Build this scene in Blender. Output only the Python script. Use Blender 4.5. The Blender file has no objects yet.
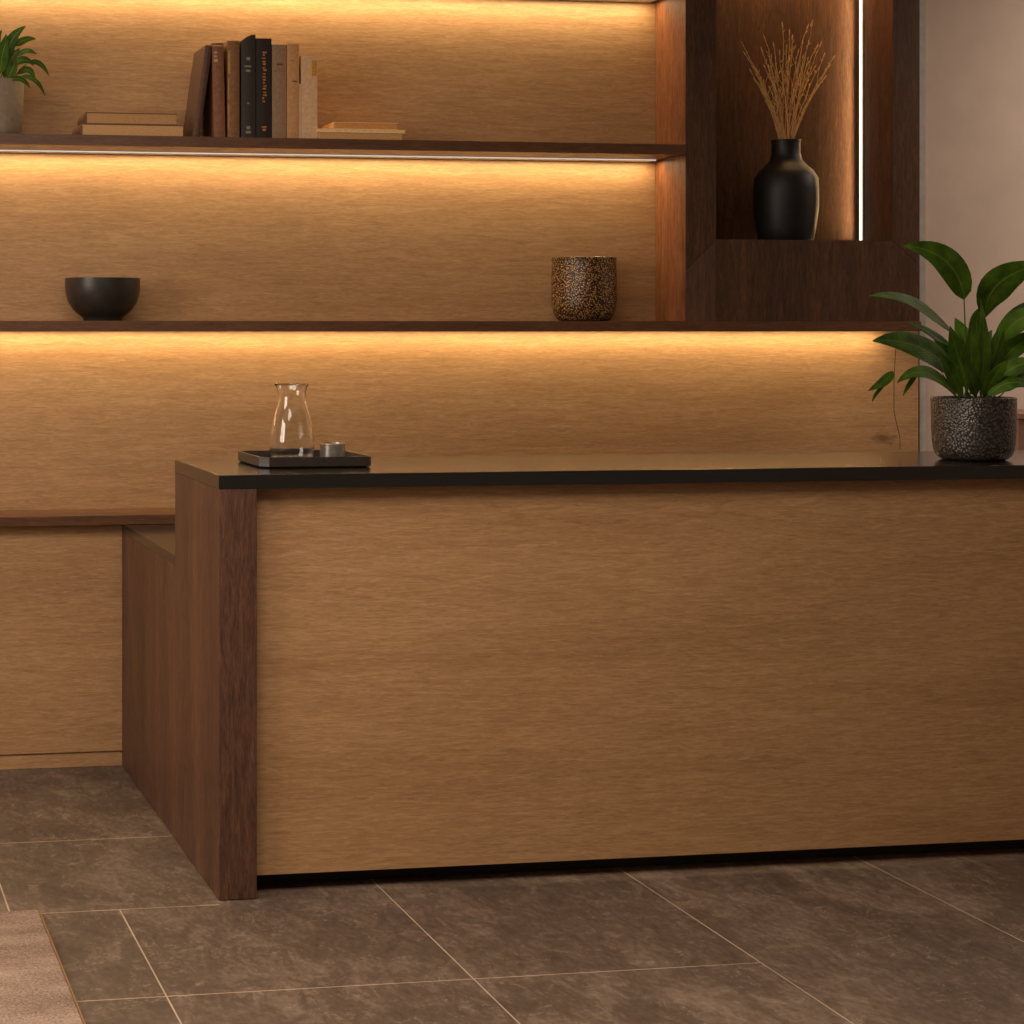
import bpy, bmesh, math, random
from mathutils import Vector, Matrix
random.seed(7)
SC = bpy.context.scene
COL = SC.collection
# ------------------------------------------------------------------ camera
F, CX, CY, H = 1900.0, 112.0, 329.0, 1.41
TH = math.atan((CX + 194.0) / F)
S_, C_ = math.sin(TH), math.cos(TH)
cam_d = bpy.data.cameras.new('camera')
cam = bpy.data.objects.new('camera', cam_d)
COL.objects.link(cam)
cam.location = (0, 0, H)
cam.rotation_euler = (math.pi / 2, 0, -TH)
cam_d.sensor_width = 36.0
cam_d.lens = 36.0 * F / 1024.0
cam_d.shift_x = (512 - CX) / 1024.0
cam_d.shift_y = -(512 - CY) / 1024.0
cam_d.clip_start = 0.05
SC.camera = cam

def at(px, py, Y):
    """the point of the room seen at a photo pixel, on the plane at depth Y"""
    a = (px - CX) / F
    t = Y / (C_ - a * S_)
    return Vector((t * (S_ + a * C_), Y, H - t * (py - CY) / F))

def scale_at(px, Y):
    return F * (C_ - (px - CX) / F * S_) / Y      # pixels per metre

# ------------------------------------------------------------------ materials
def srgb(r, g, b):
    f = lambda c: (c / 255 / 12.92) if c / 255 <= 0.04045 else ((c / 255 + 0.055) / 1.055) ** 2.4
    return (f(r), f(g), f(b), 1.0)

def new_mat(name):
    m = bpy.data.materials.new(name)
    m.use_nodes = True
    nt = m.node_tree
    b = nt.nodes['Principled BSDF']
    return m, nt, b

def N(nt, typ, **kw):
    n = nt.nodes.new(typ)
    for k, v in kw.items():
        if k in n.inputs:
            n.inputs[k].default_value = v
        else:
            setattr(n, k, v)
    return n

def mapped(nt, scale, loc=(0, 0, 0), rot=(0, 0, 0)):
    tc = N(nt, 'ShaderNodeTexCoord')
    mp = N(nt, 'ShaderNodeMapping')
    mp.inputs['Scale'].default_value = scale
    mp.inputs['Location'].default_value = loc
    mp.inputs['Rotation'].default_value = rot
    nt.links.new(tc.outputs['Object'], mp.inputs['Vector'])
    return mp

def noise(nt, vec, scale, detail=4, rough=.55, dist=0.0):
    n = N(nt, 'ShaderNodeTexNoise')
    n.inputs['Scale'].default_value = scale
    n.inputs['Detail'].default_value = detail
    n.inputs['Roughness'].default_value = rough
    n.inputs['Distortion'].default_value = dist
    nt.links.new(vec.outputs[0], n.inputs['Vector'])
    return n

def ramp(nt, fac, stops):
    r = N(nt, 'ShaderNodeValToRGB')
    e = r.color_ramp.elements
    while len(e) < len(stops):
        e.new(.5)
    for i, (p, c) in enumerate(stops):
        e[i].position = p
        e[i].color = c
    nt.links.new(fac, r.inputs['Fac'])
    return r

def mth(nt, op, a, b=None, c=None):
    n = N(nt, 'ShaderNodeMath', operation=op)
    for i, v in enumerate((a, b, c)):
        if v is None:
            continue
        if isinstance(v, (int, float)):
            n.inputs[i].default_value = v
        else:
            nt.links.new(v, n.inputs[i])
    return n.outputs[0]

def wood(name, dark, mid, light, axis='X', rough=.5, bump=.08, seed=0.0, coarse=1.0, spec=.5, contrast=1.0):
    """grain runs along `axis`"""
    m, nt, b = new_mat(name)
    def sc(along, across):
        v = [across, across, across]
        v['XYZ'.index(axis)] = along
        return tuple(v)
    off = (seed, seed * 1.7, seed * .6)
    n0 = noise(nt, mapped(nt, sc(.55 * coarse, 5.0 * coarse), off), 1.0, 3, .5, .8)
    n1 = noise(nt, mapped(nt, sc(5.5 * coarse, 60 * coarse), off), 1.0, 6, .65, 1.6)
    n2 = noise(nt, mapped(nt, sc(20 * coarse, 200 * coarse), off), 1.0, 5, .68, 1.4)
    n3 = noise(nt, mapped(nt, sc(40, 420), off), 1.0, 2, .5, 0)
    v = mth(nt, 'MULTIPLY', n0.outputs[0], .20)
    v = mth(nt, 'ADD', v, mth(nt, 'MULTIPLY', n1.outputs[0], .30))
    v = mth(nt, 'ADD', v, mth(nt, 'MULTIPLY', n2.outputs[0], .40))
    v = mth(nt, 'ADD', v, mth(nt, 'MULTIPLY', n3.outputs[0], .10))
    w = .14 / contrast
    r = ramp(nt, v, [(.5 - w, dark), (.5, mid), (.5 + w, light)])
    nt.links.new(r.outputs[0], b.inputs['Base Color'])
    b.inputs['Roughness'].default_value = rough
    b.inputs['Specular IOR Level'].default_value = spec
    bp = N(nt, 'ShaderNodeBump')
    bp.inputs['Strength'].default_value = bump
    bp.inputs['Distance'].default_value = .002
    nt.links.new(mth(nt, 'ADD', n1.outputs[0], n2.outputs[0]), bp.inputs['Height'])
    nt.links.new(bp.outputs[0], b.inputs['Normal'])
    return m

def plain(name, col, rough=.5, metal=0.0, vary=.12, scale=30, spec=.5, bump=0.0):
    m, nt, b = new_mat(name)
    n = noise(nt, mapped(nt, (scale,) * 3), 1.0, 4, .6)
    d = tuple(c * (1 - vary) for c in col[:3]) + (1,)
    l = tuple(min(1, c * (1 + vary)) for c in col[:3]) + (1,)
    r = ramp(nt, n.outputs[0], [(.3, d), (.7, l)])
    nt.links.new(r.outputs[0], b.inputs['Base Color'])
    b.inputs['Roughness'].default_value = rough
    b.inputs['Metallic'].default_value = metal
    b.inputs['Specular IOR Level'].default_value = spec
    if bump:
        bp = N(nt, 'ShaderNodeBump')
        bp.inputs['Strength'].default_value = bump
        bp.inputs['Distance'].default_value = .002
        nt.links.new(n.outputs[0], bp.inputs['Height'])
        nt.links.new(bp.outputs[0], b.inputs['Normal'])
    return m

def emit(name, col, strength):
    m, nt, b = new_mat(name)
    b.inputs['Base Color'].default_value = (.8, .8, .8, 1)
    b.inputs['Emission Color'].default_value = col
    b.inputs['Emission Strength'].default_value = strength
    return m

OAK = wood('oak_horizontal', srgb(136, 101, 66), srgb(167, 127, 86), srgb(192, 153, 110), 'X', .55, .045)
OAK_DESK = wood('oak_desk_front', srgb(136, 101, 66), srgb(167, 127, 86), srgb(192, 153, 110), 'X', .5, .05, seed=4.3)
WAL_V = wood('walnut_vertical', srgb(58, 37, 27), srgb(87, 58, 43), srgb(116, 81, 60), 'Z', .48, .06, seed=2.1, coarse=.9, spec=.4, contrast=1.3)
WAL_D = wood('dark_walnut', srgb(44, 27, 15), srgb(74, 47, 29), srgb(104, 69, 44), 'Z', .55, .06, seed=5.2, coarse=.9, spec=.3, contrast=1.1)
WAL_LIT = wood('walnut_lit_side', srgb(84, 48, 28), srgb(128, 78, 46), srgb(160, 102, 62), 'Z', .55, .06, seed=7.7, coarse=.8, spec=.3, contrast=1.2)  # walnut made lighter and redder, painting in the light strip's warm glow
WAL_X = wood('walnut_horizontal', srgb(62, 38, 21), srgb(95, 61, 37), srgb(123, 83, 53), 'X', .42, .06, seed=6.4)
LAMINATE = plain('black_laminate', srgb(24, 21, 18), .15, 0, .08, 60, 1.0)
BLACK_KICK = plain('black_plinth', srgb(20, 18, 17), .6)
ALU = plain('aluminium_profile', srgb(190, 190, 190), .35, .9)
WARM = (1.0, .76, .42)
LED_MAT = emit('led_diffuser', (1.0, .88, .76, 1), .62)
LED_MAT2 = emit('led_diffuser_bright', (1.0, .88, .66, 1), 1.6)

def floor_mat():
    m, nt, b = new_mat('stone_tiles')
    tc = N(nt, 'ShaderNodeTexCoord')
    sp = N(nt, 'ShaderNodeSeparateXYZ')
    nt.links.new(tc.outputs['Object'], sp.inputs[0])
    X, Y = sp.outputs[0], sp.outputs[1]
    gw = .0018
    def line(v, pos, period=None):
        d = mth(nt, 'SUBTRACT', v, pos)
        if period:
            d = mth(nt, 'ADD', d, period * 50 + period / 2)
            d = mth(nt, 'MODULO', d, period)
            d = mth(nt, 'SUBTRACT', d, period / 2)
        d = mth(nt, 'ABSOLUTE', d)
        mr = N(nt, 'ShaderNodeMapRange')
        mr.inputs['From Min'].default_value = gw * .6
        mr.inputs['From Max'].default_value = gw * 1.3
        mr.inputs['To Min'].default_value = 1
        mr.inputs['To Max'].default_value = 0
        nt.links.new(d, mr.inputs['Value'])
        return mr.outputs[0]
    gt = lambda v, x: mth(nt, 'GREATER_THAN', v, x)
    lt = lambda v, x: mth(nt, 'LESS_THAN', v, x)
    mul = lambda *a: a[0] if len(a) == 1 else mth(nt, 'MULTIPLY', a[0], mul(*a[1:]))
    mx = lambda *a: a[0] if len(a) == 1 else mth(nt, 'MAXIMUM', a[0], mx(*a[1:]))
    rows = mth(nt, 'MULTIPLY', line(Y, 3.945, 1.245), mth(nt, 'LESS_THAN', X, 2.10))
    half = mul(line(Y, 4.553), lt(X, 1.0))
    colsR = mul(line(X, .762, .668), gt(X, .95))
    colsL = mul(line(X, .752, .668), lt(X, .95), lt(Y, 4.553))
    colsO = mul(line(X, .486, .668), lt(X, .95), gt(Y, 4.553), lt(Y, 5.19))
    g = mx(rows, half, colsR, colsL, colsO)
    wear = noise(nt, mapped(nt, (6, 6, 6)), 1, 3)
    g = mul(g, mth(nt, 'MULTIPLY_ADD', wear.outputs[0], 1.2, .15))
    a = noise(nt, mapped(nt, (2.6, 1.5, 1)), 1.0, 7, .62, .9)
    c = noise(nt, mapped(nt, (15, 7, 1)), 1.0, 7, .68, 1.2)
    e = noise(nt, mapped(nt, (70, 34, 1)), 1.0, 4, .6, .4)
    v = mth(nt, 'MULTIPLY_ADD', a.outputs[0], .40, mth(nt, 'MULTIPLY_ADD', c.outputs[0], .36, mth(nt, 'MULTIPLY', e.outputs[0], .24)))
    r = ramp(nt, v, [(.34, srgb(66, 54, 45)), (.50, srgb(99, 82, 69)), (.66, srgb(138, 119, 102))])
    vein = noise(nt, mapped(nt, (5, 8, 1), (3, 1, 0), (0, 0, .5)), 1.0, 5, .6, 1.5)
    vd = mth(nt, 'ABSOLUTE', mth(nt, 'SUBTRACT', vein.outputs[0], .5))
    mrv = N(nt, 'ShaderNodeMapRange')
    mrv.inputs['From Min'].default_value = 0
    mrv.inputs['From Max'].default_value = .012
    mrv.inputs['To Min'].default_value = .42
    mrv.inputs['To Max'].default_value = 0
    nt.links.new(vd, mrv.inputs['Value'])
    mixv = N(nt, 'ShaderNodeMix', data_type='RGBA')
    nt.links.new(mul(mrv.outputs[0], gt(c.outputs[0], .5)), mixv.inputs['Factor'])
    nt.links.new(r.outputs[0], mixv.inputs['A'])
    mixv.inputs['B'].default_value = srgb(168, 148, 130)
    mix = N(nt, 'ShaderNodeMix', data_type='RGBA')
    nt.links.new(g, mix.inputs['Factor'])
    nt.links.new(mixv.outputs['Result'], mix.inputs['A'])
    mix.inputs['B'].default_value = srgb(200, 175, 150)
    nt.links.new(mix.outputs['Result'], b.inputs['Base Color'])
    b.inputs['Roughness'].default_value = .55
    b.inputs['Specular IOR Level'].default_value = .35
    bp = N(nt, 'ShaderNodeBump')
    bp.inputs['Strength'].default_value = .12
    bp.inputs['Distance'].default_value = .003
    nt.links.new(v, bp.inputs['Height'])
    nt.links.new(bp.outputs[0], b.inputs['Normal'])
    return m

def plaster_mat(name, col):
    return plain(name, col, .9, 0, .05, 7, .2, .05)

def voronoi_mat(name, c_lo, c_hi, scale, rough, metal, bump, spots=None, feature='SMOOTH_F1', hi_end=.65):
    m, nt, b = new_mat(name)
    mp = mapped(nt, (1, 1, 1))
    vo = N(nt, 'ShaderNodeTexVoronoi', feature=feature)
    vo.inputs['Scale'].default_value = scale
    nt.links.new(mp.outputs[0], vo.inputs['Vector'])
    r = ramp(nt, vo.outputs['Distance'], [(.12, c_hi), (hi_end, c_lo)])
    if spots:
        ns = noise(nt, mapped(nt, (scale * .12,) * 3), 1.0, 3)
        mix = N(nt, 'ShaderNodeMix', data_type='RGBA')
        nt.links.new(ramp(nt, ns.outputs[0], [(.42, (0, 0, 0, 1)), (.6, (1, 1, 1, 1))]).outputs[0], mix.inputs['Factor'])
        mix.inputs['B'].default_value = spots
        nt.links.new(r.outputs[0], mix.inputs['A'])
        nt.links.new(mix.outputs['Result'], b.inputs['Base Color'])
    else:
        nt.links.new(r.outputs[0], b.inputs['Base Color'])
    b.inputs['Roughness'].default_value = rough
    b.inputs['Metallic'].default_value = metal
    bp = N(nt, 'ShaderNodeBump', invert=True)
    bp.inputs['Strength'].default_value = bump
    bp.inputs['Distance'].default_value = .004
    nt.links.new(vo.outputs['Distance'], bp.inputs['Height'])
    nt.links.new(bp.outputs[0], b.inputs['Normal'])
    return m

def glass_mat():
    m, nt, b = new_mat('clear_glass')
    b.inputs['Base Color'].default_value = (.97, .97, .96, 1)
    b.inputs['Transmission Weight'].default_value = 1
    b.inputs['Roughness'].default_value = .0
    b.inputs['IOR'].default_value = 1.46
    return m

def leaf_mat(name, dark, light, vein):
    m, nt, b = new_mat(name)
    uv = N(nt, 'ShaderNodeUVMap')
    sp = N(nt, 'ShaderNodeSeparateXYZ')
    nt.links.new(uv.outputs[0], sp.inputs[0])
    n = noise(nt, mapped(nt, (16, 16, 16)), 1.0, 3)
    r = ramp(nt, n.outputs[0], [(.3, dark), (.72, light)])
    d = mth(nt, 'ABSOLUTE', mth(nt, 'SUBTRACT', sp.outputs[0], .5))
    k = mth(nt, 'MULTIPLY', mth(nt, 'LESS_THAN', d, .028), .5)
    mix = N(nt, 'ShaderNodeMix', data_type='RGBA')
    nt.links.new(k, mix.inputs['Factor'])
    nt.links.new(r.outputs[0], mix.inputs['A'])
    mix.inputs['B'].default_value = vein
    nt.links.new(mix.outputs['Result'], b.inputs['Base Color'])
    b.inputs['Roughness'].default_value = .58
    b.inputs['Specular IOR Level'].default_value = .14
    # fine side veins
    s = mth(nt, 'SINE', mth(nt, 'MULTIPLY_ADD', sp.outputs[1], 95.0, mth(nt, 'MULTIPLY', d, -60.0)))
    bp = N(nt, 'ShaderNodeBump')
    bp.inputs['Strength'].default_value = .12
    bp.inputs['Distance'].default_value = .002
    nt.links.new(s, bp.inputs['Height'])
    nt.links.new(bp.outputs[0], b.inputs['Normal'])
    return m

def rug_mat():
    m, nt, b = new_mat('rug_pile')
    a = noise(nt, mapped(nt, (3, 9, 3)), 1.0, 4)
    c = noise(nt, mapped(nt, (150, 150, 150)), 1.0, 3, .7)
    v = mth(nt, 'MULTIPLY_ADD', a.outputs[0], .45, mth(nt, 'MULTIPLY', c.outputs[0], .55))
    r = ramp(nt, v, [(.36, srgb(120, 98, 84)), (.5, srgb(158, 134, 118)), (.64, srgb(190, 166, 148))])
    nt.links.new(r.outputs[0], b.inputs['Base Color'])
    b.inputs['Roughness'].default_value = .95
    b.inputs['Specular IOR Level'].default_value = .1
    bp = N(nt, 'ShaderNodeBump')
    bp.inputs['Strength'].default_value = .8
    bp.inputs['Distance'].default_value = .006
    nt.links.new(c.outputs[0], bp.inputs['Height'])
    nt.links.new(bp.outputs[0], b.inputs['Normal'])
    return m

# ------------------------------------------------------------------ mesh helpers (all shapes given in world metres)
class MB:
    def __init__(s):
        s.bm = bmesh.new()
        s.uv = None
    def box(s, x0, x1, y0, y1, z0, z1, bevel=0.0, seg=2):
        r = bmesh.ops.create_cube(s.bm, size=1.0)
        vs = r['verts']
        for v in vs:
            v.co = Vector(((x0 + x1) / 2 + v.co.x * (x1 - x0), (y0 + y1) / 2 + v.co.y * (y1 - y0), (z0 + z1) / 2 + v.co.z * (z1 - z0)))
        if bevel:
            es = list({e for v in vs for e in v.link_edges})
            bmesh.ops.bevel(s.bm, geom=es, offset=bevel, segments=seg, affect='EDGES', profile=.5)
        return s
    def prism(s, pts, z0, z1, axis='Z'):
        """closed outline extruded along an axis"""
        def P(p, h):
            return {'Z': Vector((p[0], p[1], h)), 'Y': Vector((p[0], h, p[1])), 'X': Vector((h, p[0], p[1]))}[axis]
        a = [s.bm.verts.new(P(p, z0)) for p in pts]
        b = [s.bm.verts.new(P(p, z1)) for p in pts]
        n = len(pts)
        for i in range(n):
            s.bm.faces.new((a[i], a[(i + 1) % n], b[(i + 1) % n], b[i]))
        s.bm.faces.new(list(reversed(a)))
        s.bm.faces.new(b)
        return s
    def lathe(s, c, prof, n=48):
        """prof: (radius, z) pairs, bottom to top; radius 0 closes to a point"""
        rings = []
        for r, z in prof:
            if r < 1e-6:
                rings.append([s.bm.verts.new((c[0], c[1], c[2] + z))])
            else:
                rings.append([s.bm.verts.new((c[0] + r * math.cos(2 * math.pi * i / n), c[1] + r * math.sin(2 * math.pi * i / n), c[2] + z)) for i in range(n)])
        for A, B in zip(rings, rings[1:]):
            for i in range(n):
                j = (i + 1) % n
                if len(A) == 1 and len(B) == 1:
                    continue
                if len(A) == 1:
                    s.bm.faces.new((A[0], B[j], B[i]))
                elif len(B) == 1:
                    s.bm.faces.new((A[i], A[j], B[0]))
                else:
                    s.bm.faces.new((A[i], A[j], B[j], B[i]))
        return s
    def tube(s, pts, rad, n=6):
        pts = [Vector(p) for p in pts]
        rings = []
        up = Vector((.13, .97, .2)).normalized()
        for i, p in enumerate(pts):
            d = (pts[min(i + 1, len(pts) - 1)] - pts[max(i - 1, 0)]).normalized()
            u = d.cross(up)
            if u.length < 1e-4:
                u = d.cross(Vector((1, 0, 0)))
            u.normalize()
            w = d.cross(u)
            r = rad[i] if isinstance(rad, (list, tuple)) else rad
            rings.append([s.bm.verts.new(p + u * r * math.cos(2 * math.pi * k / n) + w * r * math.sin(2 * math.pi * k / n)) for k in range(n)])
        for A, B in zip(rings, rings[1:]):
            for k in range(n):
                s.bm.faces.new((A[k], A[(k + 1) % n], B[(k + 1) % n], B[k]))
        s.bm.faces.new(list(reversed(rings[0])))
        s.bm.faces.new(rings[-1])
        return s
    def grain(s, p, d, ln, r):
        """a small pointed seed"""
        p = Vector(p); d = Vector(d).normalized()
        return s.tube([p, p + d * ln * .3, p + d * ln * .7, p + d * ln], [r * .3, r, r * .8, r * .1], 5)
    def blade(s, spine, halfw, face, fold=.25, n=14, nw=6, thick=.0009, ripple=0.0, cup=0.0):
        """leaf blade: spine = 3-4 bezier points, face = direction its upper side looks"""
        if s.uv is None:
            s.uv = s.bm.loops.layers.uv.new('UVMap')
        sp = [Vector(p) for p in spine]
        def bez(t):
            q = sp[:]
            while len(q) > 1:
                q = [a.lerp(b, t) for a, b in zip(q, q[1:])]
            return q[0]
        face = Vector(face).normalized()
        ph = random.random() * 6
        grids = []
        for side in (1, -1):
            g = []
            for i in range(n + 1):
                t = i / n
                p = bez(t)
                d = (bez(min(1, t + .02)) - bez(max(0, t - .02))).normalized()
                u = d.cross(face)
                u.normalize()
                nrm = u.cross(d).normalized()
                w = halfw * (math.sin(math.pi * min(1, t ** .72)) ** .85 if 0 < t < 1 else 0) + .0006
                row = []
                for j in range(nw + 1):
                    k = (j / nw - .5) * 2
                    off = nrm * (abs(k) * w * fold + ripple * w * math.sin(9 * t + ph + (2 if k > 0 else 0)) * abs(k) ** 2 - cup * w * k * k)
                    row.append((s.bm.verts.new(p + u * k * w + off + nrm * thick * side * .5), (j / nw, t)))
                g.append(row)
            grids.append(g)
        def quad(vs, flip=False):
            if flip:
                vs = vs[::-1]
            f = s.bm.faces.new([v[0] for v in vs])
            for l, v in zip(f.loops, vs):
                l[s.uv].uv = v[1]
        for gi, g in enumerate(grids):
            for i in range(n):
                for j in range(nw):
                    quad([g[i][j], g[i][j + 1], g[i + 1][j + 1], g[i + 1][j]], gi == 1)
        A, B = grids
        for i in range(n):
            quad([A[i][0], A[i + 1][0], B[i + 1][0], B[i][0]])
            quad([A[i][nw], B[i][nw], B[i + 1][nw], A[i + 1][nw]])
        for j in range(nw):
            quad([A[0][j], B[0][j], B[0][j + 1], A[0][j + 1]])
            quad([A[n][j], A[n][j + 1], B[n][j + 1], B[n][j]])
        return s
    def build(s, name, mat, parent=None, smooth=None, label=None):
        bmesh.ops.recalc_face_normals(s.bm, faces=s.bm.faces[:])
        origin = parent_origin(parent) if parent else None
        if origin is None:
            vs = [v.co for v in s.bm.verts]
            origin = Vector(((min(v.x for v in vs) + max(v.x for v in vs)) / 2, (min(v.y for v in vs) + max(v.y for v in vs)) / 2, min(v.z for v in vs)))
            loc = origin
        else:
            loc = Vector((0, 0, 0))
        for v in s.bm.verts:
            v.co -= origin
        me = bpy.data.meshes.new(name)
        s.bm.to_mesh(me)
        s.bm.free()
        o = bpy.data.objects.new(name, me)
        COL.objects.link(o)
        me.materials.append(mat)
        if smooth is not None:
            for p in me.polygons:
                p.use_smooth = True
            md = me
            try:
                me.set_sharp_from_angle(angle=math.radians(smooth))
            except Exception:
                pass
        o.location = loc
        if parent:
            o.parent = parent
        if label:
            o['label'] = label
        return o

ORIG = {}
def parent_origin(p):
    return ORIG.get(p.name) if p.name in ORIG else (parent_origin(p.parent) if p.parent else p.location.copy())

def thing(name, label, cat, loc, group=None, shape_origin=None):
    o = bpy.data.objects.new(name, None)
    COL.objects.link(o)
    o.location = loc
    o.empty_display_size = .1
    ORIG[o.name] = Vector(shape_origin if shape_origin is not None else loc)
    o['label'] = label
    o['category'] = cat
    if group:
        o['group'] = group
    return o

def tag(o, label, cat, group=None):
    o['label'] = label
    o['category'] = cat
    if group:
        o['group'] = group
    return o

def struct(o):
    o['kind'] = 'structure'
    return o

def area(name, loc, rot, sx, sy, power, col=WARM, spread=180):
    d = bpy.data.lights.new(name, 'AREA')
    d.shape = 'RECTANGLE'
    d.size, d.size_y, d.energy, d.color = sx, sy, power, col
    d.spread = math.radians(spread)
    o = bpy.data.objects.new(name, d)
    COL.objects.link(o)
    o.location, o.rotation_euler = loc, rot
    return o

# ------------------------------------------------------------------ main planes
YF = 5.97          # front of shelves and niche cabinet
YP = 6.205         # face of the oak wall panel
XL, XR = -1.2, 3.90
XD = 2.906         # left face of the niche cabinet
ZT = 2.86          # top of the joinery
Z1, Z1T = 1.993, 2.027
Z2, Z2T = 1.402, 1.436
Z0 = 2.545

# ------------------------------------------------------------------ room
fb = MB().box(-4, 7, -3, 6.40, -.05, 0)
fo = fb.build('floor', floor_mat())
for v in fo.data.vertices:
    v.co += fo.location
fo.location = (0, 0, 0)
struct(fo)
WALLC = plaster_mat('warm_plaster', srgb(206, 186, 172))
struct(MB().box(-4, 7, 6.24, 6.40, 0, 2.95).build('wall_back', WALLC))
struct(MB().box(-4.1, -4, -3, 6.40, 0, 2.95).build('wall_left', WALLC))
struct(MB().box(6.9, 7, -3, 6.24, 0, 2.95).build('wall_right', WALLC))
struct(MB().box(-4, 7, -3, 6.40, 2.95, 3.05).build('ceiling', plaster_mat('ceiling_paint', srgb(205, 195, 185))))
struct(MB().box(XR + .004, XR + .034, 6.215, 6.24, 0, 2.95).build('trim_1', plain('grey_trim', srgb(184, 178, 168), .6)))

# ------------------------------------------------------------------ oak wall panel
def knot_oak():
    m = OAK.copy()
    m.name = 'oak_wall_panel'
    nt = m.node_tree
    b = nt.nodes['Principled BSDF']
    src = b.inputs['Base Color'].links[0].from_socket
    # one small dark knot low on the right
    k = at(884, 438, YP) - Vector(((XL + XR) / 2, 6.222, 0))
    sub = N(nt, 'ShaderNodeVectorMath', operation='SUBTRACT')
    tc = N(nt, 'ShaderNodeTexCoord')
    nt.links.new(tc.outputs['Object'], sub.inputs[0])
    sub.inputs[1].default_value = k
    mp = N(nt, 'ShaderNodeMapping')
    mp.inputs['Scale'].default_value = (1 / .06, 0, 1 / .028)
    nt.links.new(sub.outputs[0], mp.inputs['Vector'])
    ln = N(nt, 'ShaderNodeVectorMath', operation='LENGTH')
    nt.links.new(mp.outputs[0], ln.inputs[0])
    nz = noise(nt, mapped(nt, (30, 30, 70)), 1.0, 4, .6)
    d = mth(nt, 'ADD', ln.outputs['Value'], mth(nt, 'MULTIPLY_ADD', nz.outputs[0], 2.4, -1.2))
    r = ramp(nt, d, [(.1, (.62, .62, .62, 1)), (.85, (0, 0, 0, 1))])
    mix = N(nt, 'ShaderNodeMix', data_type='RGBA')
    nt.links.new(r.outputs[0], mix.inputs['Factor'])
    nt.links.new(src, mix.inputs['A'])
    mix.inputs['B'].default_value = srgb(62, 40, 26)
    nt.links.new(mix.outputs['Result'], b.inputs['Base Color'])
    return m
t = thing('wall_panel', 'wide oak veneer wall panel with horizontal grain behind the lit shelves', 'panel', ((XL + XR) / 2, 6.222, .0))
MB().box(XL, XR, YP, 6.238, .02, ZT, .001, 1).build('board', knot_oak(), t)
MB().box(XR, XR + .004, YP, 6.238, .02, ZT).build('edge_band', plain('dark_edge_band', srgb(52, 34, 24), .5), t, label='dark edge strip')

# ------------------------------------------------------------------ shelves with LED profiles
def shelf(label, z0, z1, x1, glow, lip=0.0):
    t = thing('wall_shelf', label, 'shelf', ((XL + x1) / 2, YP, z0), 'walnut shelves on the oak wall panel')
    zu = z0 + lip                                # underside behind the front lip
    MB().prism([(YF, z0), (YF, z1), (YP - .0005, z1), (YP - .0005, zu), (YF + .02, zu), (YF + .02, z0)], XL, x1, 'X').build('board', WAL_X, t)
    p = MB().box(XL, x1 - .022, YP - .058, YP - .004, zu - .0055, zu - .0003).build('led_profile', ALU, t)
    MB().box(XL, x1 - .022, YP - .0595, YP - .058, zu - .0048, zu - .0012).build('diffuser', LED_MAT, p, label='glowing white light strip')
    x0l = XL
    area('led_light', ((x0l + x1) / 2, YP - .047, zu - .0066), (0, 0, 0), x1 - x0l - .04, .018, glow * (x1 - x0l))
    return t
shelf('topmost walnut shelf, only its glowing light strip seen along the upper picture edge', Z0, Z0 + .034, XD - .001, 2.75)
shelf('upper walnut shelf carrying the row of upright books and the small plant', Z1, Z1T, XD - .001, 2.75)
shelf('long lower walnut shelf carrying the black bowl and speckled jar, running under the niche cabinet', Z2, Z2T, 3.762, 2.75, .010)

# ------------------------------------------------------------------ niche cabinet
XO0, XO1, XU1, ZO = 3.0137, 3.658, 3.753, 1.711
t = thing('niche_cabinet', 'tall dark walnut cabinet with a lit open niche holding the black vase', 'cabinet', ((XD + XU1) / 2, YP, Z2T))
zb = Z2T + .0005
YB = YP - .003
bz = .001
YS = YF + .006
MB().box(XD, XD + .022, YS + .0004, YB, zb, ZT, bz, 1).build('side_panel', WAL_LIT, t)
MB().box(XU1 - .02, XU1, YS + .0004, YB, zb, ZT, bz, 1).build('side_panel', WAL_D, t)
# mitred front frame
def frame(pts, name, mat):
    return MB().prism(pts, YF, YS, 'Y').build(name, mat, t)
mz = ZO - (XO0 - XD) * .95
mz2 = ZO - (XU1 - XO1) * .85
frame([(XD, zb), (XO0 - .0007, zb), (XO0 - .0007, ZO - .002), (XD, mz - .002)], 'corner_block', wood('walnut_figured', srgb(42, 25, 15), srgb(72, 45, 29), srgb(104, 67, 44), 'Z', .55, .06, seed=9.1, coarse=.5))
frame([(XD, mz), (XO0, ZO), (XO0, ZT), (XD, ZT)], 'stile', WAL_D)
frame([(XO0 + .0002, zb), (XU1 - .0005, zb), (XU1 - .0005, mz2), (XO1, ZO), (XO0 + .0002, ZO)], 'bottom_rail', WAL_D)
frame([(XO1 + .0003, ZO + .0014), (XU1, mz2 + .0014), (XU1, ZT), (XO1 + .0003, ZT)], 'stile', WAL_D)
MB().box(XO0 - .02, XO0, YS, YB - .0125, ZO, ZT - .02).build('niche_side', WAL_D, t)
MB().box(XO1, XO1 + .02, YS, YB - .0125, ZO, ZT - .02).build('niche_side', WAL_D, t)
MB().box(XO0 - .02, XO1 + .02, YS, YB - .0125, ZO - .02, ZO).build('niche_floor', WAL_X, t)
MB().box(XO0 - .02, XO1 + .02, YF, YB - .0125, ZT - .02, ZT).build('niche_top', WAL_X, t)
MB().box(XD + .022, XU1 - .02, YB - .012, YB, zb, ZT).build('niche_back', WAL_D, t)
YN = YB - .012
pr = MB().box(XO1 - .004, XO1 - .0003, YN - .038, YN - .018, ZO + .001, ZT - .021).build('led_profile', ALU, t)
MB().box(XO1 - .0105, XO1 - .0041, YN - .033, YN - .025, ZO + .002, ZT - .022, .003, 3).build('diffuser', LED_MAT2, pr, 60, label='bright white vertical light strip')
hN = ZT - ZO - .05
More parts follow.
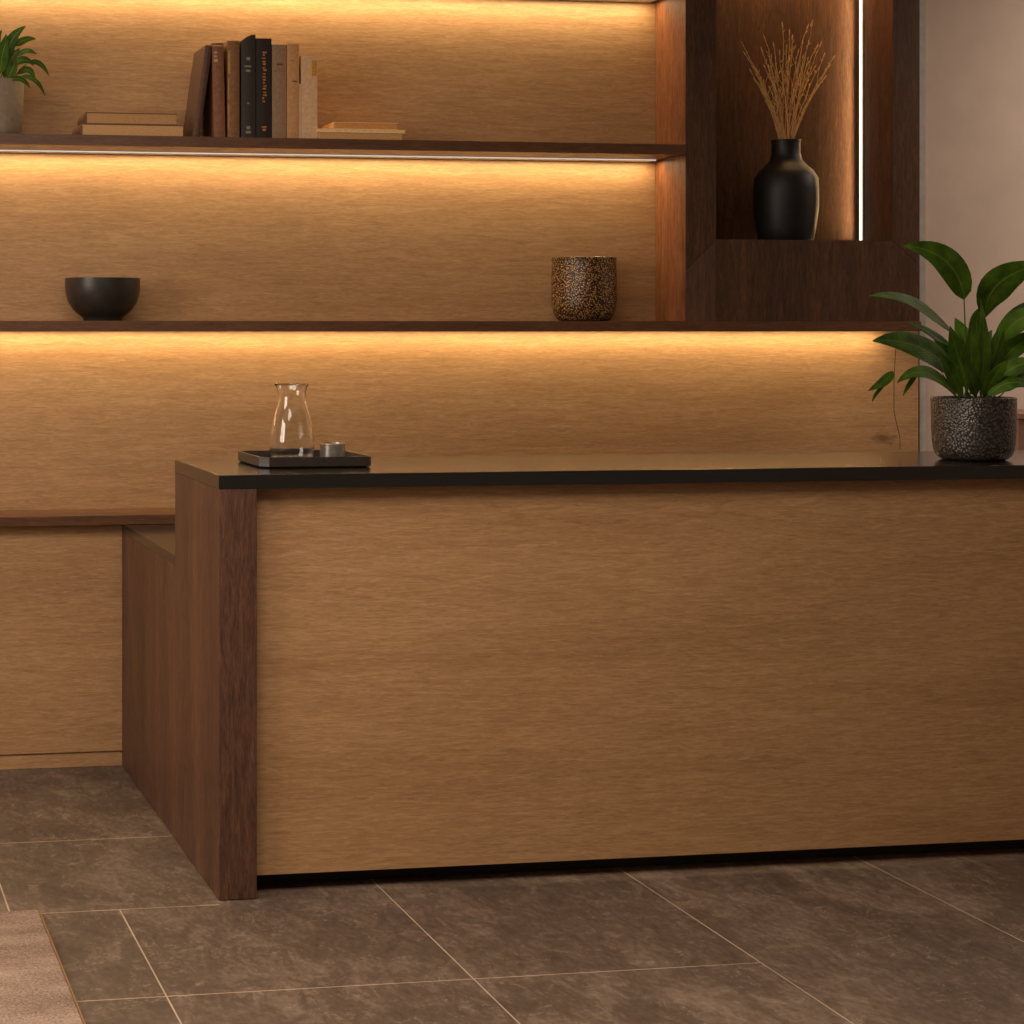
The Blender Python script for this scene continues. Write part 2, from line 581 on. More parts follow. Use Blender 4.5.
area('niche_led_light', (XO1 - .0113, YN - .029, ZO + .02 + hN / 2), (0, math.radians(90), 0), hN, .007, 2.1, (1.0, .60, .26))
area('niche_top_light', ((XO0 + XO1) / 2 + .12, YN - .11, ZT - .024), (0, 0, 0), .40, .05, 3.6, (1.0, .57, .23))

# ------------------------------------------------------------------ low cabinet along the wall
t = thing('low_cabinet', 'low oak cabinet under the shelves with a slim walnut top, left of the desk', 'cabinet', (1.3, 6.12, 0))
MB().box(XL, XR - .1, 6.045, YP - .001, .050, .7845, .001, 1).build('front_panel', wood('oak_cabinet', srgb(136, 101, 66), srgb(167, 127, 86), srgb(192, 153, 110), 'X', .55, .045, seed=8.8), t)
MB().box(XL, XR - .1, 6.054, YP - .01, .001, .0495).build('plinth', OAK, t)
MB().box(XL, XR - .1, 5.985, YP - .0005, .785, .8160, .0012, 2).build('top', WAL_X, t)

# ------------------------------------------------------------------ reception desk
DX0, DX1, DY0, DY1, DZ = 1.005, 3.86, 4.58, 5.145, 1.05
t = thing('reception_desk', 'oak fronted reception desk with walnut ends and a thin black top', 'desk', ((DX0 + DX1) / 2, 4.9, 0))
MB().box(DX0 - .001, DX1, DY0 - .001, DY1, 1.0145, DZ, .0012, 2).build('countertop', LAMINATE, t)
MB().box(DX0, 1.1004, DY0, DY1, .002, 1.0140, .0012, 2).build('end_panel', WAL_V, t)
MB().box(DX1 - .0954, DX1, DY0, DY1, .002, 1.0140, .0012, 2).build('end_panel', WAL_V, t)
MB().box(1.1006, DX1 - .0956, 4.62, 4.645, .047, 1.0140, .001, 1).build('front_panel', OAK_DESK, t)
MB().box(1.1006, DX1 - .0956, 4.70, 4.715, .001, .075).build('toe_kick', BLACK_KICK, t)
MB().box(DX0 + .001, DX0 + .04, DY1 + .001, 6.043, .002, .7565, .001, 1).build('low_side_panel', wood('walnut_side', srgb(58, 37, 27), srgb(87, 58, 43), srgb(116, 81, 60), 'Z', .48, .06, seed=3.7, coarse=.9, spec=.4, contrast=1.3), t)
MB().box(DX0, 1.70, DY1 + .0005, 6.043, .757, .7845, .001, 1).build('low_worktop', LAMINATE, t, label='low black worktop behind the end panel')
MB().box(1.66, 1.698, DY1 + .001, 6.013, .002, .7565, .001, 1).build('low_side_panel', WAL_V, t)

# ------------------------------------------------------------------ rug
t = thing('rug', 'grey beige short pile rug on the tiles in the near left corner', 'rug', (-.5, 3.3, .001))
MB().box(-1.7, .552, 1.9, 4.545, .001, .013, .004, 2).build('pile', rug_mat(), t, 60)
MB().box(.5525, .5575, 1.9, 4.545, .001, .0115, .003, 2).build('binding', plain('golden_binding', srgb(150, 112, 66), .8, 0, .3, 200), t, 60, label='golden brown edge binding')

# ------------------------------------------------------------------ sideboard seen past the pot
t = thing('side_cabinet', 'brown low cabinet by the wall just right of the leafy plant pot', 'cabinet', (4.75, 6.08, 0))
zc = at(1021, 413, 5.95).z
xc = at(1018, 413, 5.95).x
CABC = plain('taupe_lacquer', srgb(140, 104, 86), .6)
MB().box(xc, xc + 1.2, 5.95, 6.22, .08, zc - .022, .002, 1).build('body', CABC, t)
MB().box(xc - .004, xc + 1.2, 5.94, 6.225, zc - .0215, zc, .002, 1).build('top', CABC, t)
MB().box(xc + .03, xc + 1.17, 5.98, 6.2, .001, .0795).build('plinth', BLACK_KICK, t)

# ------------------------------------------------------------------ lathe things
def prof_px(pts, px, Y):
    """(radius px, y px) pairs to metres, z from the lowest"""
    s = scale_at(px, Y)
    k = math.sqrt(1 + ((px - CX) / F) ** 2)          # round things widen off the optical axis
    y0 = pts[0][1]
    return [(r / s / k, (y0 - y) / s) for r, y in pts]

# black bowl
Yb = 6.094
c = at(102.5, 319, Yb); c.z = Z2T + .0006
MATTE = plain('matte_black_ceramic', srgb(42, 36, 32), .38, 0, .25, 40)
out = prof_px([(19, 319.5), (20, 316), (22, 315), (29, 309), (34.5, 301), (37, 292), (37.6, 285), (37.6, 277)], 102.5, Yb)
inn = [(r - .004, z) for r, z in out[::-1] if z > .02]
tag(MB().lathe(c, [(0, 0)] + out + [(out[-1][0] - .002, out[-1][1] + .001)] + inn + [(0, .022)]).build('bowl', MATTE, None, 50), 'matte black round bowl on the lower shelf', 'bowl')

# speckled jar
c = at(584, 321, 6.09); c.z = Z2T + .0006
t = thing('ceramic_jar', 'speckled brown glazed jar near the right end of the lower shelf', 'jar', c)
out = prof_px([(23, 321), (26, 320), (30, 315), (32, 308), (33, 298), (32.8, 275), (32.2, 263), (32.6, 259), (32.8, 258)], 584, 6.09)
inn = [(r - .006, z) for r, z in out[::-1] if z > .02]
SPECK = voronoi_mat('speckled_glaze', srgb(54, 38, 26), srgb(206, 154, 88), 175, .25, .15, .3, None, 'F1', .52)
MB().lathe(c, [(0, 0)] + out + [(out[-1][0] - .003, out[-1][1] + .0015)] + inn + [(0, .022)]).build('body', SPECK, t, 50)
rim = out[-1]
MB().prism([(c.x + rim[0] - .004, c.z + rim[1] - .006), (c.x + rim[0] + .003, c.z + rim[1] + .001), (c.x + rim[0] - .004, c.z + rim[1] + .001)], c.y - .008, c.y + .004, 'Y').build('spout', SPECK, t)

# black vase
VX, VY = 786, 6.082
c = at(VX, 239, VY); c.z = ZO + .0006
out = prof_px([(26.5, 239), (28, 237), (30.5, 225), (33, 205), (33, 188), (32.2, 176), (27.5, 168.5), (21, 163), (16.5, 158), (14.8, 152), (14.6, 142), (15.2, 138)], VX, VY)
inn = [(r - .005, z) for r, z in out[::-1] if z > .02]
VASE = plain('black_stoneware', srgb(24, 21, 19), .48, 0, .3, 35, .28)
vase_c, vase_top, vase_neck = c.copy(), out[-1][1], inn[1][0]
tag(MB().lathe(c, [(0, 0)] + out + [(out[-1][0] - .0025, out[-1][1] + .001)] + inn + [(0, .022)]).build('vase', VASE, None, 50), 'black bottle shaped stoneware vase standing in the lit niche', 'vase')

# dried grass
t = thing('dried_bouquet', 'golden dried grass stalks spreading out of the black vase', 'bouquet', vase_c + Vector((0, 0, .03)))
STRAW = plain('dry_straw', srgb(186, 146, 90), .8, 0, .25, 60)
tips = [(744, 46), (750, 62), (754, 66), (756, 82), (752, 74), (763, 52), (766, 40), (770, 60), (774, 48), (779, 56), (783, 28), (786, 50), (789, 62), (793, 40), (797, 55),
        (802, 46), (806, 30), (812, 26), (809, 44), (815, 50), (820, 46), (824, 58), (832, 60), (829, 68), (822, 80), (816, 90), (762, 92), (776, 76), (798, 74), (768, 70), (807, 66), (747, 56), (813, 70), (790, 36)]
for k, (tx, ty) in enumerate(tips):
    dy = random.uniform(-.07, .06)
    tip = at(tx, ty, VY + dy)
    q = (tx - 788) / 46.0
    base = vase_c + Vector((-q * .010 + random.uniform(-.006, .006), random.uniform(-.006, .006), .04))
    neck = vase_c + Vector((max(-.03, min(.03, q * .026 + random.uniform(-.008, .008))), max(-.025, min(.025, dy * .3)), vase_top))
    mid = neck.lerp(tip, .5) + Vector((-q * .020, 0, .012))
    pts = [base, neck]
    for i in range(1, 11):
        u = i / 10
        p = neck.lerp(mid, u).lerp(mid.lerp(tip, u), u)
        wob = .0035 * u
        pts.append(p + Vector((random.uniform(-wob, wob), random.uniform(-wob, wob), random.uniform(-wob, wob) * .5)))
    rad = [.0016, .0016] + [.0016 - .00009 * i for i in range(10)]
    st = MB().tube(pts, rad, 5).build('stalk', STRAW, t)
    sh = MB().tube(pts[3:], [.0018 - .0001 * i for i in range(len(pts) - 3)], 5)
    for i in range(4, 12):
        for _ in range(2):
            p = pts[i].lerp(pts[i - 1], random.random())
            d = (pts[i] - pts[i - 1]).normalized() + Vector((random.uniform(-.9, .9), random.uniform(-.7, .7), random.uniform(-.1, .6)))
            sh.grain(p, d, random.uniform(.007, .017), random.uniform(.0008, .0017))
    sh.grain(pts[-1], pts[-1] - pts[-2], .022, .0024)
    for _ in range(1 + k % 2):      # side twigs
        p = pts[random.randint(4, 8)]
        e = p + Vector((random.choice((-1, 1)) * random.uniform(.012, .03), random.uniform(-.02, .02), random.uniform(.04, .075)))
        tw = MB().tube([p, p.lerp(e, .5) + Vector((random.uniform(-.004, .004), 0, 0)), e], [.0011, .0009, .0006], 5)
        tw.grain(e - (e - p) * .05, e - p, .016, .002)
        tw.build('twig', STRAW, st)
    sh.build('seed_head', STRAW, st)

# ------------------------------------------------------------------ tray, carafe, tin
tx0, tx1, ty0, ty1, ch = 1.158, 1.454, 4.775, 5.06, .022
def octo(d):
    x0, x1, y0, y1, k = tx0 + d, tx1 - d, ty0 + d, ty1 - d, ch - d * .5
    return [(x0 + k, y0), (x1 - k * .35, y0), (x1, y0 + k * .35), (x1, y1 - k), (x1 - k, y1), (x0 + k, y1), (x0, y1 - k), (x0, y0 + k)]
def tray_mesh():
    m = MB(); bm = m.bm
    zb_, zf, zt = DZ + .0006, DZ + .007, DZ + .0285
    loops = [[bm.verts.new((x, y, z)) for x, y in octo(d)] for d, z in ((.006, zb_), (.0, zb_ + .004), (0, zt), (.005, zt), (.008, zf))]
    for A, B in zip(loops, loops[1:]):
        for i in range(8):
            bm.faces.new((A[i], A[(i + 1) % 8], B[(i + 1) % 8], B[i]))
    bm.faces.new(list(reversed(loops[0])))
    bm.faces.new(loops[-1])
    return m
tag(tray_mesh().build('tray', plain('dark_tray', srgb(44, 36, 32), .35, 0, .2, 60)), 'dark low tray with clipped corners on the black desk top', 'tray')

Yc = 4.885
c = at(292, 460, Yc); c.z = DZ + .0077
s = scale_at(292, Yc)
GL = glass_mat()
out = [(19 / s, 0), (21.4 / s, .004)]
zt_ = at(292, 384, Yc).z - c.z
for r, y in ((22.3, 454), (22.5, 445), (22.2, 437), (20.9, 429), (19.4, 421.5), (17.6, 415), (15.9, 409), (14.3, 402), (13.5, 396.5), (14.0, 391), (15.6, 386.5), (16.6, 384)):
    out.append((r / s, at(292, y, Yc).z - c.z))
inn = [(r - .0018, z) for r, z in out[::-1] if z > .012]
def carafe():
    m = MB().lathe(c, [(0, 0)] + out + [(out[-1][0] - .0009, out[-1][1] + .0008)] + inn + [(inn[-1][0] - .004, .008), (0, .0065)], 64)
    for v in m.bm.verts:       # small pouring lip on the left
        d = v.co - c
        if d.z > zt_ - .03 and d.x < 0:
            k = max(0, -d.x / .045) ** 6 * max(0, (d.z - (zt_ - .03)) / .03)
            v.co.x -= .004 * k
    return m
tag(carafe().build('carafe', GL, None, 50), 'clear glass carafe with a narrow neck standing on the dark tray', 'carafe')

Yk = 4.885
c = at(332.5, 456, Yk); c.z = DZ + .0077
s = scale_at(332.5, Yk)
hk = at(332.5, 443, Yk).z - c.z
rk = 12.6 / s
t = thing('tealight_cup', 'small ribbed silver cup beside the carafe on the tray', 'cup', c)
pts = [(0, 0), (rk - .002, 0), (rk, .002), (rk, hk - .006), (rk - .0014, hk - .005), (rk - .0014, hk - .001), (rk - .002, hk), (rk - .003, hk), (rk - .0035, hk - .002), (rk - .0035, .01), (0, .009)]
m = MB().lathe(c, pts, 72)
for v in m.bm.verts:
    d = Vector((v.co.x - c.x, v.co.y - c.y))
    if d.length > rk - .0005 and .004 < v.co.z - c.z < hk - .004:
        pass
m.build('body', plain('brushed_silver', srgb(176, 170, 164), .28, .85, .2, 120), t, 40)
m = MB().lathe(c, [(rk - .0013, hk - .0045), (rk + .0008, hk - .0045), (rk + .0008, hk - .0005), (rk - .0004, hk + .0006), (rk - .0019, hk + .0006)], 72)
m.build('rim', plain('pale_rim', srgb(190, 160, 130), .35, .6), t, 40, label='pale metal rim')

# ------------------------------------------------------------------ books
YS0 = 6.015
def book(label, x0, x1, ytop, depth, col, pages=(190, 165, 130), lean=0.0, round_=.0035, marks=None, mcol=(190, 170, 140), group='books standing on the upper shelf', Y=YS0, slant=0.0, vary=.15, rough=.62):
    X0, X1 = at(x0, 130, Y).x, at(x1, 130, Y).x
    w = X1 - X0
    h = at((x0 + x1) / 2, ytop, Y).z - Z1T
    if lean:
        h = h / math.cos(lean)
    piv = Vector((X1 if lean > 0 else X0, Y, Z1T + .0006))
    t = thing('book', label, 'book', piv, group)
    p = piv
    xa, xb = X0 + .0003, X1 - .0003
    b = .0022
    col = tuple(min(250, c * 1.16) for c in col) if max(col) > 70 else col
    # cover: spine plus two boards, outline seen from above
    ns = 7
    outer = [(xa + (xb - xa) * i / ns, Y - round_ * math.sin(math.pi * i / ns)) for i in range(ns + 1)]
    inner = [(xb - b, Y + depth), (xb - b, Y + b), (xa + b, Y + b), (xa + b, Y + depth)]
    m = MB().prism([(xa, Y + depth)] + outer + [(xb, Y + depth)] + inner, p.z, p.z + h)
    if slant:
        for v in m.bm.verts:
            if v.co.z > p.z + h * .5:
                v.co.z -= slant * max(0, 1 - (v.co.x - xa) / (xb - xa)) ** 2
    m.build('cover', plain('cover_cloth', srgb(*col), rough, 0, vary, 90, .4, .15), t)
    MB().box(xa + b + .0002, xb - b - .0002, Y + b + .0003, Y + depth - .004, p.z + .002, p.z + h - (.004 + slant)).build('page_block', plain('paper', srgb(*pages), .9, 0, .12, 150), t)
    if marks:
        foil = plain('foil', srgb(*mcol), .4, .3, .3, 200)
        mk, done = None, False
        for (u0, u1, f0, f1) in marks:     # u across the spine, f up the spine
            own = len(marks) < 12 or f1 < .2
            if own and mk and len(marks) >= 12 and not done:
                mk.build('spine_lettering', foil, t, label='gold spine lettering'); done = True
            if mk is None or own:
                mk = MB()
            ym = Y - round_ * math.sin(math.pi * (u0 + u1) / 2) - .0009
            mk.box(xa + (xb - xa) * u0, xa + (xb - xa) * u1, ym, Y + .0005, p.z + h * f0, p.z + h * f1)
            if own:
                mk.build('spine_mark', foil, t)
    t.rotation_euler.y = lean
    return t

def specks(u0, u1, f0, f1, n):
    r = []
    for i in range(n):
        f = f0 + (f1 - f0) * (i + random.random() * .3) / n
        a = u0 + random.random() * (u1 - u0) * .3
        r.append((a, min(u1, a + (u1 - u0) * random.uniform(.35, .8)), f, f + (f1 - f0) / n * random.uniform(.35, .7)))
    return r

lean1 = math.radians(8.2)
book('worn brown book leaning against the upright books at the left end', 192.5, 199.5, 46, .185, (74, 50, 36), lean=lean1, vary=.3)
book('brown leather book, first upright one beside the leaning book', 214, 225.5, 43.5, .16, (112, 74, 48), lean=math.radians(-1.3), marks=[(.12, .45, .80, .83), (.15, .4, .85, .87), (.15, .4, .89, .91), (.1, .9, .965, .975)], mcol=(196, 160, 112), vary=.25)
book('olive brown book with a pale worn left edge, left of the grey green one', 227.5, 239.5, 41, .16, (112, 78, 44), marks=[(.04, .14, .1, .35), (.04, .14, .4, .62), (.04, .2, .66, .9)], mcol=(176, 140, 92), vary=.25)
book('tall dark grey green book with silver spine bands and rounded top', 241.2, 255.6, 34.6, .17, (50, 46, 38), slant=.022, marks=[(.3, .62, .64, .66), (.22, .68, .685, .70), (.35, .6, .75, .78), (.3, .65, .05, .075), (.35, .6, .09, .12), (.4, .55, .33, .345)], mcol=(140, 128, 108))
book('black book with gold lettered spine in the middle of the row', 256.2, 271.6, 38.6, .175, (34, 27, 22), round_=.002, marks=specks(.36, .70, .36, .88, 17) + [(.4, .62, .08, .10), (.35, .66, .11, .125)], mcol=(186, 116, 56))
book('grey taupe hardback just right of the black book', 272.0, 286.4, 44.8, .165, (128, 100, 76), round_=.002, marks=[(.05, .95, .718, .722), (.3, .7, .78, .80)], mcol=(104, 80, 60))
book('tan hardback between the grey taupe and the cream book', 286.8, 299.2, 44.0, .165, (166, 122, 80), round_=.002, marks=[(.45, .8, .60, .615), (.3, .6, .82, .826)], mcol=(120, 84, 52))
t8 = book('shorter cream paperback with a yellow tab, last upright book on the right', 301.2, 317.4, 56.2, .15, (184, 150, 114), round_=.0006, marks=[(.66, .95, .76, .95)], mcol=(210, 150, 56), pages=(200, 175, 140))
book('thin off white booklet squeezed between the tan and the cream book', 299.4, 301.0, 84, .14, (190, 162, 130), round_=.0004)

def lying(label, x0, x1, y0, y1, depth, col, pages, zbase, group, Y=6.0, spine_left=True):
    """book lying flat; x0..x1, y0..y1 = its front face in the photo"""
    X0, X1 = at(x0, 130, Y).x, at(x1, 130, Y).x
    zt = zbase + (y1 - y0) / scale_at((x0 + x1) / 2, Y)
    t = thing('book', label, 'book', (X0 + (X1 - X0) / 2, Y + depth / 2, zbase), group)
    col = tuple(min(250, c * 1.15) for c in col); pages = tuple(min(250, c * 1.15) for c in pages)
    b = min(.0028, (zt - zbase) * .16)
    r = (zt - zbase) / 2
    n = 6
    arc = [(X0 + r * .35 - r * .35 * math.sin(math.pi * i / n), zt - (zt - zbase) * i / n) for i in range(n + 1)]
    out = [(X1, zt)] + arc + [(X1, zbase), (X1, zbase + b), (X0 + r * .35 + b, zbase + b), (X0 + r * .35 + b, zt - b), (X1, zt - b)]
    MB().prism(out, Y, Y + depth, 'Y').build('cover', plain('flat_cover', srgb(*col), .6, 0, .15, 90), t)
    MB().box(X0 + r * .35 + b + .0002, X1 - .003, Y + .0015, Y + depth - .003, zbase + b + .0001, zt - b - .0001).build('page_block', plain('edge_paper', srgb(*pages), .9, 0, .14, 180), t)
    return zt + .0004
zz = lying('lower of two books lying flat left of the leaning book', 79.5, 184, 122.8, 134.6, .17, (96, 66, 42), (176, 136, 92), Z1T + .0005, 'books lying flat on the left')
lying('upper, narrower of two books lying flat left of the leaning book', 84, 177, 110.8, 122.4, .155, (90, 62, 40), (160, 122, 80), zz, 'books lying flat on the left', 6.005)
zz = lying('bottom booklet lying flat right of the upright books', 318.6, 403, 130.2, 137.2, .16, (186, 146, 98), (176, 134, 88), Z1T + .0005, 'booklets lying flat on the right')
zz = lying('pale wide booklet in the middle of the flat pile right of the books', 318.0, 406, 126.4, 130.0, .165, (214, 178, 128), (206, 170, 122), zz, 'booklets lying flat on the right', 5.995)
lying('topmost thin booklet of the flat pile right of the books', 333, 398, 118.9, 126.2, .14, (196, 152, 100), (170, 122, 70), zz, 'booklets lying flat on the right', 6.01)

# ------------------------------------------------------------------ plants
LEAF = leaf_mat('dark_leaf', srgb(42, 66, 14), srgb(84, 118, 28), srgb(118, 132, 48))
STEM = plain('leaf_stem', srgb(52, 78, 28), .5)
def leaf(t, spine, hw, face, base=None, fold=.22, ripple=.05, cup=.15, mat=None, srad=.0022):
    """spine as (px, py, depth) triples from leaf base to tip; base = foot of its stem in the pot"""
    P = [at(x, y, d) for x, y, d in spine]
    lf = MB().blade(P, hw, face, fold=fold, ripple=ripple, cup=cup).build('leaf', mat or LEAF, t, 60)
    if base is not None:
        b = Vector(base)
        e = P[0]
        d = (P[1] - P[0]).normalized()
        q = [b, b.lerp(e, .35) + Vector((0, 0, .012)), e - d * .02, e + d * .004]
        pts = []
        for i in range(9):
            u = i / 8
            w = q[:]
            while len(w) > 1:
                w = [a.lerp(c2, u) for a, c2 in zip(w, w[1:])]
            pts.append(w[0])
        MB().tube(pts, [srad * 1.3 - srad * .6 * i / 8 for i in range(9)], 6).build('stem', STEM, lf)
    return lf

PY = 4.80
pc = at(973.5, 459.5, PY); pc.z = DZ + .0006
s = scale_at(973.5, PY) * 1.093
t = thing('potted_plant', 'broad leaved green plant in a dark hammered pot on the right end of the desk', 'plant', pc)
hp = at(973.5, 397, PY).z - pc.z
prof = [(0, 0), (31 / s, 0), (34.5 / s, .003), (38 / s, .011), (40.6 / s, .026), (42 / s, .05), (42.8 / s, .09), (43.3 / s, hp - .004), (43.1 / s, hp - .001), (42.2 / s, hp), (41 / s, hp - .002), (40.6 / s, .1), (0, .1)]
POT = voronoi_mat('hammered_glaze', srgb(48, 42, 39), srgb(98, 89, 83), 150, .30, .3, .55, None, 'F1')
MB().lathe(pc, prof, 72).build('pot', POT, t, 50)
sz = pc.z + hp - .016
MB().lathe((pc.x, pc.y, pc.z), [(0, .102), (40.2 / s, .102), (40.2 / s, hp - .02), (25 / s, hp - .013), (0, hp - .011)], 40).build('soil', plain('potting_soil', srgb(46, 34, 26), .95, 0, .5, 120), t, 60)
def foot(dx, dy):
    return Vector((pc.x + dx, pc.y + dy, sz))
V = (-.25, -1, .35)
L = [
    ([(964, 300, 4.76), (962, 266, 4.74), (934, 246, 4.72), (903, 246, 4.74)], .041, (-.3, -1, .35), foot(-.03, -.02)),
    ([(952, 332, 4.74), (936, 318, 4.72), (908, 290, 4.68), (869, 296, 4.66)], .031, (.1, -.75, .8), foot(-.035, -.03)),
    ([(952, 372, 4.77), (936, 352, 4.75), (905, 336, 4.72), (872, 341, 4.70)], .041, (.25, -1, .45), foot(-.04, .0)),
    ([(957, 397, 4.72), (942, 374, 4.70), (918, 362, 4.67), (897, 383, 4.66)], .025, (.1, -.8, .7), foot(-.05, -.035)),
    ([(985, 318, 4.80), (984, 284, 4.79), (1010, 272, 4.78), (1046, 262, 4.80)], .044, (.15, -1, .3), foot(.015, -.01)),
    ([(1000, 342, 4.76), (1012, 318, 4.74), (1030, 312, 4.72), (1050, 314, 4.70)], .030, (.1, -1, .6), foot(.03, -.03)),
    ([(1000, 366, 4.78), (1012, 344, 4.78), (1030, 334, 4.78), (1052, 338, 4.78)], .026, (-.1, -1, .5), foot(.04, .0)),
    ([(995, 385, 4.74), (1006, 368, 4.72), (1024, 358, 4.70), (1048, 366, 4.68)], .024, (-.1, -1, .5), foot(.045, -.03)),
    ([(988, 396, 4.71), (1002, 380, 4.69), (1022, 376, 4.67), (1042, 394, 4.66)], .022, (-.1, -.8, .7), foot(.045, -.045)),
    # inner upright leaves
    ([(966, 388, 4.76), (962, 366, 4.75), (954, 346, 4.73), (950, 326, 4.70)], .026, (-.3, -1, .2), foot(-.02, -.03)),
    ([(972, 390, 4.75), (972, 366, 4.74), (970, 344, 4.74), (972, 318, 4.73)], .027, (.1, -1, .2), foot(-.005, -.035)),
    ([(980, 390, 4.76), (984, 366, 4.75), (986, 346, 4.74), (981, 300, 4.76)], .024, (.2, -1, .1), foot(.01, -.03)),
    ([(986, 392, 4.78), (994, 372, 4.77), (1002, 352, 4.76), (1003, 330, 4.75)], .026, (.3, -1, .2), foot(.025, -.02)),
    ([(962, 396, 4.73), (953, 378, 4.72), (946, 362, 4.70), (938, 352, 4.68)], .022, (-.2, -1, .5), foot(-.03, -.04)),
    ([(976, 396, 4.72), (974, 380, 4.70), (966, 366, 4.68), (962, 352, 4.67)], .022, (-.1, -1, .3), foot(.0, -.05)),
    ([(984, 398, 4.72), (990, 382, 4.70), (998, 370, 4.68), (1008, 360, 4.67)], .022, (.2, -1, .4), foot(.02, -.05)),
    ([(970, 370, 4.84), (968, 346, 4.84), (962, 330, 4.85), (955, 318, 4.87)], .026, (-.2, -1, .3), foot(-.01, .03)),
    ([(990, 366, 4.85), (996, 346, 4.86), (1006, 330, 4.88), (1012, 322, 4.90)], .026, (.2, -1, .3), foot(.02, .03)),
    ([(978, 352, 4.86), (976, 330, 4.88), (974, 318, 4.89), (983, 306, 4.90)], .024, (0, -1, .3), foot(.005, .03)),
    ([(1004, 392, 4.75), (1014, 376, 4.75), (1026, 372, 4.75), (1046, 380, 4.76)], .020, (0, -1, .7), foot(.05, -.02)),
    ([(996, 352, 4.84), (1006, 330, 4.85), (1014, 312, 4.87), (1034, 300, 4.90)], .026, (.1, -1, .4), foot(.03, .02)),
    ([(956, 356, 4.82), (944, 342, 4.82), (928, 328, 4.83), (906, 322, 4.84)], .016, (.1, -1, .7), foot(-.03, .02)),
    ([(960, 376, 4.80), (956, 360, 4.79), (944, 350, 4.78), (934, 340, 4.77)], .020, (-.3, -1, .3), foot(-.03, .0)),
    ([(980, 378, 4.88), (980, 358, 4.90), (984, 344, 4.93), (992, 330, 4.96)], .026, (.1, -1, .3), foot(.01, .05)),
]
for sp, hw, face, ft in L:
    leaf(t, sp, hw, face, ft)
# thin trailing shoot left of the pot with one small leaf
TEN = plain('dry_tendril', srgb(74, 62, 34), .7)
pts = [at(x, y, d) for x, y, d in ((955, 394, 4.76), (928, 350, 4.84), (903, 334, 4.92), (896, 346, 4.95), (894, 380, 4.95), (894, 412, 4.96), (897, 425, 4.96), (900, 437, 4.97), (900, 449, 4.97))]
MB().tube(pts, [.0011] * len(pts), 5).build('tendril', TEN, t)
leaf(t, [(893, 371, 4.95), (888, 380, 4.945), (880, 384, 4.94), (868, 391, 4.93)], .0135, (.1, -1, .4), None, ripple=.15)
leaf(t, [(884, 386, 4.94), (878, 390, 4.94), (874, 396, 4.94), (872, 402, 4.94)], .005, (.3, -1, .3), None)
leaf(t, [(918, 372, 4.69), (912, 380, 4.69), (906, 388, 4.69), (903, 396, 4.69)], .007, (.3, -1, .3), None)

# small plant on the upper shelf
QY = 6.09
qc = at(-8, 131, QY); qc.z = Z1T + .0006
s = scale_at(-8, QY)
t = thing('potted_plant', 'small leafy plant in a pale grey pot at the left end of the upper shelf', 'plant', qc)
hq = at(-8, 81.5, QY).z - qc.z
MB().lathe(qc, [(0, 0), (26 / s, 0), (27.6 / s, .003), (29.4 / s, .02), (31 / s, .07), (31.8 / s, hq - .002), (31.2 / s, hq), (30 / s, hq - .001), (29.4 / s, hq - .03), (28 / s, .08), (0, .08)], 56).build('pot', plain('grey_cement', srgb(142, 126, 108), .75, 0, .14, 60, .3, .1), t, 50)
MB().lathe(qc, [(0, .082), (27.6 / s, .082), (28.6 / s, hq - .02), (0, hq - .014)], 36).build('soil', plain('potting_soil', srgb(46, 34, 26), .95, 0, .5, 120), t, 60)
LEAF2 = leaf_mat('glossy_leaf', srgb(34, 60, 16), srgb(74, 104, 26), srgb(150, 150, 60))
def foot2(dx, dy):
    return Vector((qc.x + dx, qc.y + dy, qc.z + hq - .018))
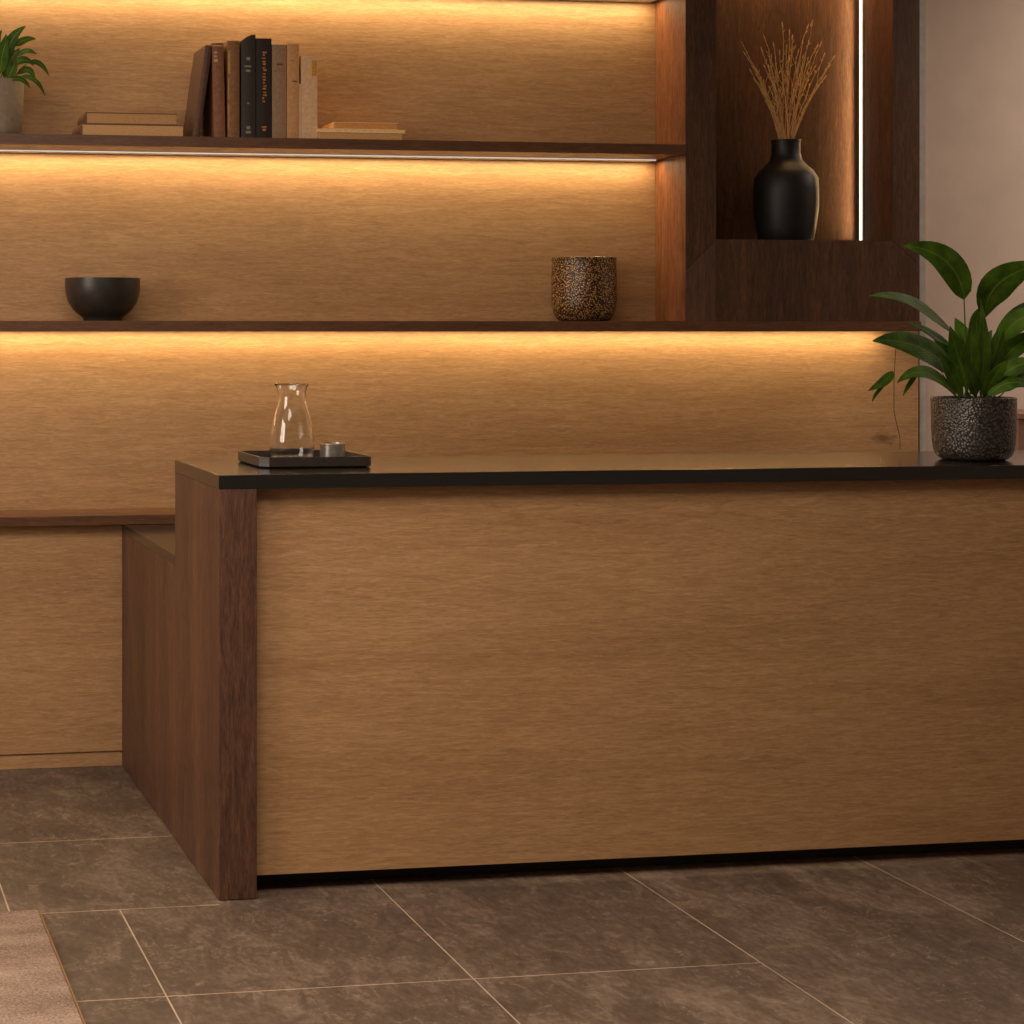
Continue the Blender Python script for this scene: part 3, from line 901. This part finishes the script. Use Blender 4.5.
L2 = [
    ([(6, 62, 6.06), (8, 46, 6.05), (12, 34, 6.04), (26, 26, 6.03)], .020, (-.3, -1, .3), foot2(.02, -.01)),
    ([(15, 46, 6.04), (22, 40, 6.03), (28, 38, 6.02), (36, 39, 6.02)], .013, (.1, -1, .5), foot2(.03, -.02)),
    ([(17, 56, 6.03), (24, 49, 6.02), (30, 50, 6.01), (37, 54, 6.01)], .011, (.1, -1, .7), foot2(.04, -.02)),
    ([(12, 66, 6.02), (20, 58, 6.01), (28, 58, 6.00), (34, 66, 6.00)], .014, (.1, -1, .5), foot2(.04, -.03)),
    ([(30, 62, 6.02), (38, 60, 6.01), (44, 66, 6.01), (49, 76, 6.02)], .010, (.2, -1, .5), foot2(.05, .0)),
    ([(18, 74, 6.02), (26, 66, 6.01), (32, 70, 6.00), (35, 79, 6.00)], .013, (.1, -1, .5), foot2(.05, -.03)),
    ([(22, 76, 6.01), (32, 76, 6.00), (40, 82, 6.00), (45, 96, 6.01)], .009, (.2, -1, .5), foot2(.06, -.02)),
    ([(8, 78, 6.00), (12, 70, 5.99), (14, 66, 5.99), (16, 60, 5.99)], .016, (0, -1, .3), foot2(.03, -.04)),
    ([(0, 74, 6.01), (2, 60, 6.00), (2, 48, 6.00), (8, 40, 6.00)], .020, (0, -1, .3), foot2(.015, -.03)),
    ([(-8, 70, 6.02), (-8, 54, 6.02), (-6, 40, 6.02), (2, 30, 6.02)], .020, (0, -1, .3), foot2(0, -.03)),
    ([(-16, 70, 6.03), (-22, 54, 6.03), (-26, 42, 6.03), (-38, 34, 6.03)], .020, (-.2, -1, .3), foot2(-.02, -.02)),
    ([(-20, 74, 6.02), (-32, 62, 6.01), (-42, 58, 6.01), (-52, 66, 6.01)], .018, (-.2, -1, .5), foot2(-.04, -.02)),
    ([(4, 78, 6.05), (8, 66, 6.06), (12, 56, 6.08), (20, 48, 6.10)], .018, (.1, -1, .3), foot2(.03, .01)),
    ([(-2, 66, 6.10), (2, 54, 6.11), (6, 44, 6.12), (6, 34, 6.13)], .018, (0, -1, .2), foot2(.01, .03)),
    ([(10, 80, 6.01), (18, 76, 6.00), (26, 80, 6.00), (30, 88, 6.0)], .010, (.1, -1, .5), foot2(.05, -.04)),
]
for sp, hw, face, ft in L2:
    leaf(t, sp, hw, face, ft, mat=LEAF2, srad=.0014)

# ------------------------------------------------------------------ room light
NEUT = (1.0, .86, .71)
area('ceiling_light', (0.3, 2.6, 2.93), (0, 0, 0), 2.6, 1.7, 99, NEUT)
area('right_wall_fill', (5.5, 5.35, 2.93), (0, 0, 0), 1.4, .8, 37, NEUT)  # added fill to brighten the plaster right of the panel, no fitting seen
area('left_light', (-2.6, 3.2, 2.0), (math.radians(68), 0, math.radians(-78)), 1.8, 1.6, 82, (1.0, .88, .76))
w = bpy.data.worlds.new('world')
SC.world = w
w.use_nodes = True
w.node_tree.nodes['Background'].inputs[0].default_value = (1.0, .78, .6, 1)
w.node_tree.nodes['Background'].inputs[1].default_value = .10

vs = SC.view_settings
vs.view_transform = 'Standard'
vs.look = 'None'
vs.gamma = 1
vs.use_curve_mapping = False
vs.exposure = 0.0
